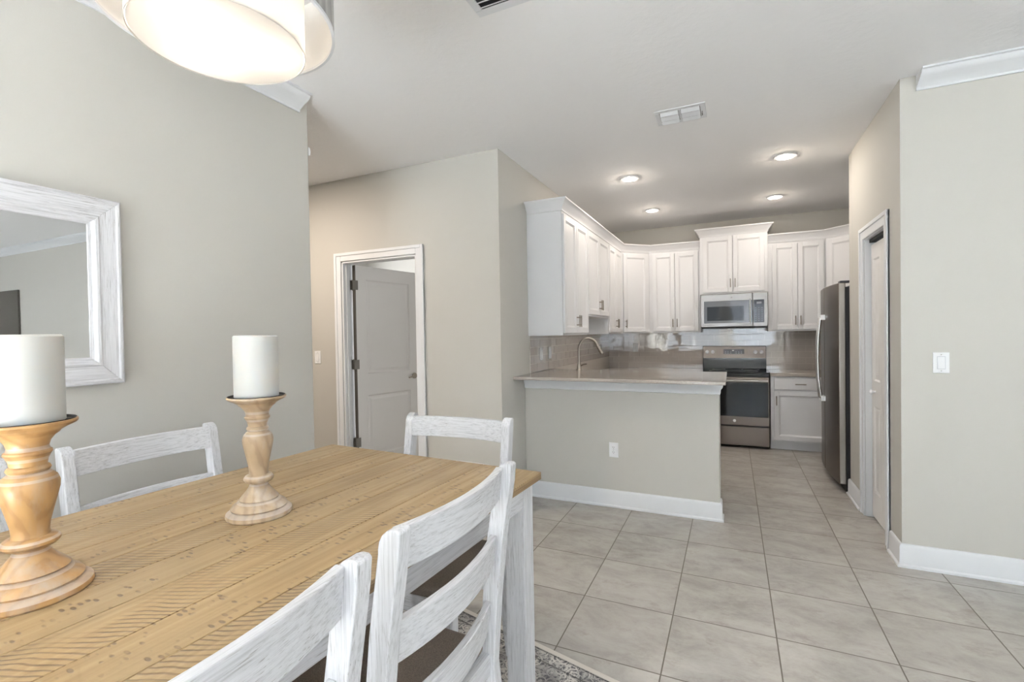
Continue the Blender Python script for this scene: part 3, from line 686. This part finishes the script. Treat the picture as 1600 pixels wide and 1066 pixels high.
obj('trim_ring', MB().lathe([(.062, -.004), (.066, -.010), (.085, -.009), (.090, -.003), (.090, 0), (.062, 0)], close=True), WHITE, hl, smooth=True)
obj('lens', MB().cyl((0, 0, -.0045), .063, .003, n=48), CANLENS, hl)
light('recessed_lamp', 'AREA', (0, 0, -.012), 24, (1, .86, .72), parent=hl, shape='DISK', size=.12)
light('bedroom_fill_lamp', 'AREA', (-5.8, 5.2, 1.5), 45, (.95, .97, 1), (0, -PI/2, 0), shape='RECTANGLE', size=1.4, size_y=1.8)  # unseen area lamp added to light the bedroom and the open door leaf
# supply register with two banks
vt = thing('ceiling_vent', 'white two-bank ceiling register in the middle of the ceiling', 'vent', (-.303, 3.435, ZC))
obj('frame', MB().box(-.16, .16, -.118, -.085, -.006, 0).box(-.16, .16, .085, .118, -.006, 0).box(-.16, -.128, -.085, .085, -.006, 0).box(.128, .16, -.085, .085, -.006, 0).box(-.008, .008, -.085, .085, -.006, 0), WHITE, vt, bevel=.002)
for x0 in (-.124, .010):
    mb = MB()
    mb.prism([(-.082, -.001), (-.055, -.020), (-.050, -.020), (-.074, -.001)], x0, x0+.114).prism([(-.050, -.004), (.012, -.024), (.018, -.023), (-.042, -.002)], x0, x0+.114).prism([(.010, -.004), (.072, -.024), (.080, -.022), (.02, -.002)], x0, x0+.114)
    obj('louver_bank', mb, WHITE, vt)
obj('lever', MB().box(.134, .140, .0, .03, -.022, -.004), CHROME, vt)
obj('duct_shadow', MB().box(-.128, .128, -.085, .085, -.0008, 0), mat('grey_duct', lin(150, 150, 150), .8), vt)
vt = thing('ceiling_vent', 'white slotted ceiling grille cut off by the top edge of the picture', 'vent', (-.80, 1.78, ZC), 0)
vt.location = (-.83, 1.76, ZC)
obj('frame', MB().box(-.215, .215, .165, .205, -.006, 0).box(-.215, .215, -.205, -.165, -.006, 0).box(-.215, -.18, -.165, .165, -.006, 0).box(.18, .215, -.165, .165, -.006, 0), WHITE, vt, bevel=.002)
mb = MB()
for k in range(10): mb.prism([(.16-k*.033, -.001), (.138-k*.033, -.015), (.135-k*.033, -.014), (.157-k*.033, 0)], -.18, .18)
obj('slats', mb, WHITE, vt); obj('duct_shadow', MB().box(-.18, .18, -.165, .165, -.0008, 0), DARK, vt)

# ------------------------------------------------------------------ pendant
pn = thing('pendant_light', 'large double drum pendant light with sheer grey outer shade', 'pendant light', (-1.23, .845, 0))
ro, ri, zo, zi = .281, .203, 2.28, 2.215
obj('outer_shade', MB().lathe([(ro, zo), (ro+.002, zo), (ro+.002, zo+.21), (ro, zo+.21)], n=96, close=True), SHADEOUT, pn, smooth=True)
obj('shade_lining', MB().lathe([(ro-.003, zo), (ro-.001, zo), (ro-.001, zo+.21), (ro-.003, zo+.21)], n=96, close=True), SHADEIN, pn, smooth=True)
obj('shade_rim', MB().lathe([(ro-.004, zo-.003), (ro+.004, zo-.003), (ro+.004, zo+.005), (ro-.004, zo+.005)], n=96, close=True), WHITE, pn, smooth=True)
obj('inner_shade', MB().lathe([(ri, zi), (ri+.002, zi), (ri+.002, zi+.24), (ri, zi+.24)], n=96, close=True), DIFFUSER, pn, smooth=True)
obj('diffuser', MB().cyl((0, 0, zi+.002), ri-.002, .003, n=96), DIFFUSER, pn)
mb = MB().cyl((0, 0, ZC-.025), .065, .025, n=40).cyl((0, 0, zo+.19), .008, ZC-zo-.2, n=16)
for k in range(3):
    a = k*2*PI/3+.5; mb.tube([(0, 0, zo+.20), (ro*math.cos(a), ro*math.sin(a), zo+.20)], .004, 8)
obj('stem', mb, NICKEL, pn, smooth=True)
BULB = emit('lit_bulb', (1, .86, .70), 5)
for k in range(3):
    a = k*2*PI/3+.9; bx, by = .10*math.cos(a), .10*math.sin(a)
    b = obj('bulb', MB().lathe([(0, 0), (.018, .006), (.03, .03), (.024, .055), (.013, .075), (.013, .10), (0, .10)], (bx, by, zi+.075), 20), BULB, pn, smooth=True)
    light('bulb_light', 'POINT', (bx, by, zi+.055), 2.9, (1, .93, .84), parent=pn, shadow_soft_size=.03)

# ------------------------------------------------------------------ mirror
MY0, MY1, MZ0, MZ1, MF = .02, 1.157, 1.25, 2.02, .112
mr = thing('wall_mirror', 'rectangular mirror in a distressed white wooden frame on the left wall', 'mirror', (XD, (MY0+MY1)/2, (MZ0+MZ1)/2))
HW, HH = (MY1-MY0)/2, (MZ1-MZ0)/2
prof = [(0, 0), (0, .030), (.006, .034), (.014, .034), (.020, .030), (.075, .026), (.080, .030), (.090, .028), (.100, .016), (MF, .014), (MF, 0)]   # (inward, out)
def side(i):      # one mitred rail
    mb = MB()
    def P(o, h, c):
        sy = (-1, 1, 1, -1)[c]; sz = (-1, -1, 1, 1)[c]; return (h, sy*(HW-o), sz*(HH-o))
    A = [mb.v(P(o, h, i)) for o, h in prof]; B = [mb.v(P(o, h, (i+1) % 4)) for o, h in prof]; n = len(prof)
    for k in range(n): mb.face([A[k], A[(k+1) % n], B[(k+1) % n], B[k]])
    mb.face(A[::-1]); mb.face(B); return mb
for i in range(4): obj('frame_rail', side(i), (WYD, WZD, WYD, WZD)[i], mr, bevel=.0015)
obj('mirror_glass', MB().box(.006, .010, -HW+MF-.01, HW-MF+.01, -HH+MF-.01, HH-MF+.01), MIRROR, mr)
tv = thing('wall_screen', 'dark flat screen seen only in the mirror on the left wall', 'screen', (5.95, YP-.03, 1.45))
obj('panel', MB().box(-.62, .62, 0, .03, -.38, .80), mat('dark_screen', lin(78, 75, 70), .35), tv, bevel=.004)

# ------------------------------------------------------------------ rug
rug = MB().box(-RW, RW, -RL, RL, 0, .008); rg_ = obj('area_rug', rug, RUG, bevel=.003)
tag(rg_, 'distressed black and cream patterned area rug under the dining table', 'rug')
ra = math.radians(-13.4)
edge_pt = Vector((-.60, 1.957)); nrm = Vector((-math.sin(ra), math.cos(ra))); alx = Vector((math.cos(ra), math.sin(ra)))
cc = edge_pt - nrm*RL + alx*(-.62); rg_.location = (cc.x, cc.y, 0.0); rg_.rotation_euler = (0, 0, ra)

# ------------------------------------------------------------------ dining table
TZ, TT, TLN = .900, .028, 1.80
TR = math.radians(-3.0)
fc = Vector(((-1.797-.668)/2, (1.747+1.696)/2))             # middle of the far end
tc = fc - Vector((-math.sin(TR), math.cos(TR)))*TLN/2
tb = thing('dining_table', 'counter-height dining table with brown plank top and white legs', 'table', (tc.x, tc.y, .008), TR)
hz = TZ-.008
mb = MB(); g = .0022
for a, b in zip(CUTS, CUTS[1:]):
    x0, x1 = -TOPW/2+a*TOPW+(g/2 if a > 0 else 0), -TOPW/2+b*TOPW-(g/2 if b < 1 else 0)
    mb.box(x0, x1, -TLN/2, TLN/2, hz-.010, hz)
tp = obj('tabletop', mb, PLANK, tb, bevel=.0014)
obj('top_edge', MB().box(-TOPW/2, TOPW/2, -TLN/2, TLN/2, hz-TT, hz-.0095), EDGEW, tb, bevel=.001)
LX, LY, LS = TOPW/2-.025, TLN/2-.025, .080
for sx in (-1, 1):
    for sy in (-1, 1):
        x0, x1 = sorted((sx*LX, sx*(LX-LS))); y0_, y1_ = sorted((sy*LY, sy*(LY-LS)))
        obj('leg', MB().box(x0, x1, y0_, y1_, 0, hz-TT), WZ, tb, bevel=.004)
for sx in (-1, 1):
    x0, x1 = sorted((sx*(LX-.002), sx*(LX-.024))); obj('apron', MB().box(x0, x1, -LY+LS, LY-LS, hz-TT-.085, hz-TT), WY, tb, bevel=.002)
for sy in (-1, 1):
    y0_, y1_ = sorted((sy*(LY-.002), sy*(LY-.024))); obj('apron', MB().box(-LX+LS, LX-LS, y0_, y1_, hz-TT-.085, hz-TT), WX, tb, bevel=.002)

# ------------------------------------------------------------------ chairs
def post_mesh(x):
    hw = .019
    c = [(0, -.272), (.20, -.232), (.45, -.203), (.65, -.218), (.83, -.238), (1.0, -.265)]
    bk = [(y-.024, z) for z, y in c]; ft = [(y+.023+.003*max(0, min(1, (z-.5)/.3)), z) for z, y in c]
    top = [(-.293, 1.046), (-.286, 1.051), (-.274, 1.051), (-.260, 1.046), (-.249, 1.036), (-.242, 1.023), (-.239, 1.008)]
    return MB().prism(bk+top+ft[::-1], x-hw, x+hw)
def slat_mesh(z1, h, th_=.021, bow=.034, W_=.232):
    def yc(z): return -.203-(z-.45)*(.062/.55)
    mb = MB(); n = 16; rings = []
    for i in range(n+1):
        u = -1+2*i/n; x = u*W_; o = -bow*(1-u*u)
        r = []
        for z, k in ((z1-h, 0), (z1-h, 1), (z1, 1), (z1, 0)):
            y = yc(z)+.014+o+(th_ if k == 0 else 0)-th_/2; r.append(mb.v((x, y, z)))
        rings.append(r)
    for a, b in zip(rings, rings[1:]):
        for k in range(4): mb.face([a[k], a[(k+1) % 4], b[(k+1) % 4], b[k]])
    mb.face(rings[0][::-1]); mb.face(rings[-1]); return mb
def make_chair(label):
    t_ = thing('dining_chair', label, 'chair', group='white counter-height dining chairs')
    for s_ in (-1, 1): obj('rear_post', post_mesh(s_*.25), WZ, t_, bevel=.003, smooth=True)
    for z in (1.040, .840, .642): obj('back_slat', slat_mesh(z, .092), WX, t_, bevel=.0025, smooth=True)
    for s_ in (-1, 1): obj('front_leg', MB().box(s_*.225-.02, s_*.225+.02, .185, .225, 0, .485), WZ, t_, bevel=.003)
    mb = MB().box(-.215, .215, .195, .218, .42, .485).box(-.232, .232, -.215, -.19, .42, .485).box(-.236, -.214, -.19, .19, .42, .485).box(.214, .236, -.19, .19, .42, .485)
    obj('seat_rail', mb, WX, t_, bevel=.002)
    sb = MB().prism([(-.245, .235), (.245, .235), (.228, -.20), (-.228, -.20)], .488, .532, 'z')
    obj('seat_cushion', sb, FABRIC, t_, bevel=.018, seg=4, smooth=True)
    obj('footrest', MB().box(-.205, .205, .193, .215, .18, .225), WX, t_, bevel=.002)
    obj('stretcher', MB().box(-.231, .231, -.228, -.208, .30, .35), WX, t_, bevel=.002)
    for s_ in (-1, 1): obj('stretcher', MB().box(s_*.225-.009, s_*.225+.009, -.225, .19, .22, .26), WY, t_, bevel=.002)
    return t_
CH = {}
c0 = make_chair('white ladder-back chair nearest the far right table leg, three slats in view')
def place(o, x, y, rz):       # (x, y): middle of the top of the back
    R = Matrix.Rotation(rz, 2); d = R @ Vector((0, .27)); o.location = (x+d.x, y+d.y, .008); o.rotation_euler = (0, 0, rz); return o
place(c0, -.597, .989, PI/2)
c = place(copy_tree(c0), -.585, .364, PI/2); c['label'] = 'white ladder-back chair at the bottom edge of the picture, closest to the viewer'
c = place(copy_tree(c0), -1.15, 1.880, PI+math.radians(1.9)); c['label'] = 'white ladder-back chair at the far end of the table, facing the viewer'
c = place(copy_tree(c0), -2.11, 1.094, -PI/2-math.radians(1.5)); c['label'] = 'white ladder-back chair against the left wall, seen between the two candle holders'
c = place(copy_tree(c0), -2.12, .425, -PI/2); c['label'] = 'white ladder-back chair by the left wall, almost hidden behind the near candle holder'

# ------------------------------------------------------------------ candles
HP = [(0, 0), (.088, 0), (.0905, .004), (.0895, .012), (.083, .017), (.079, .019), (.0745, .021), (.077, .026), (.072, .033), (.062, .040), (.056, .044), (.053, .0455), (.0535, .050), (.047, .058), (.036, .070), (.0275, .082), (.024, .091), (.024, .095),
      (.036, .098), (.0405, .104), (.0405, .109), (.036, .115), (.027, .118), (.0255, .125), (.027, .140), (.032, .165), (.0375, .190), (.0415, .210), (.042, .222), (.0385, .234), (.031, .242), (.027, .245),
      (.029, .248), (.0305, .252), (.029, .256), (.0255, .259), (.0265, .268), (.031, .278), (.0345, .283), (.0345, .287), (.0315, .290), (.031, .296), (.035, .306), (.043, .316), (.050, .321), (.052, .325), (.062, .331), (.077, .338), (.0805, .342), (.080, .346), (.0765, .347), (.074, .343), (0, .343)]
def holder(label, x, y, m, k, rz, fat=1.0):
    t_ = thing('candle_holder', label, 'candle holder', (x, y, TZ), rz)
    prof_ = [(r*(1+(fat-1)*min(1, max(0, (.31-z)/.04))*(.6 if z < .05 else 1)), z*k) for r, z in HP]
    obj('turned_stem', MB().lathe(prof_, n=72), m, t_, smooth=True)
    obj('drip_pan', MB().lathe([(0, .3435*k), (.0735, .3435*k), (.0760, .3485*k), (.0775, .3485*k), (.0745, .342*k), (0, .342*k)], n=64), IRON, t_, smooth=True)
    return TZ+.3436*k+.0005
def candle(label, x, y, z, r, h):
    t_ = thing('pillar_candle', label, 'candle', (x, y, z))
    obj('wax_body', MB().lathe([(0, 0), (r-.002, 0), (r, .002), (r*1.0, h-.004), (r-.004, h), (r*.8, h-.006), (.010, h-.012), (0, h-.012)], n=64), WAX, t_, smooth=True)
    obj('wick', MB().tube([(0, 0, h-.014), (.001, 0, h-.008), (.003, .001, h-.004)], .0012, 8), WICK, t_)
z = holder('pale limed turned-wood candle holder, the farther one with a chipped base', -1.30, .975, PALEW, 1.03, .6)
candle('white pillar candle on the farther, paler candle holder', -1.30, .975, z, .0605, .184)
z = holder('honey-coloured turned-wood candle holder nearest the left edge of the picture', -1.343, .476, HONEY, 1.05, .2, 1.16)
candle('white pillar candle on the near honey-coloured candle holder, cut by the left edge', -1.343, .476, z, .0605, .184)
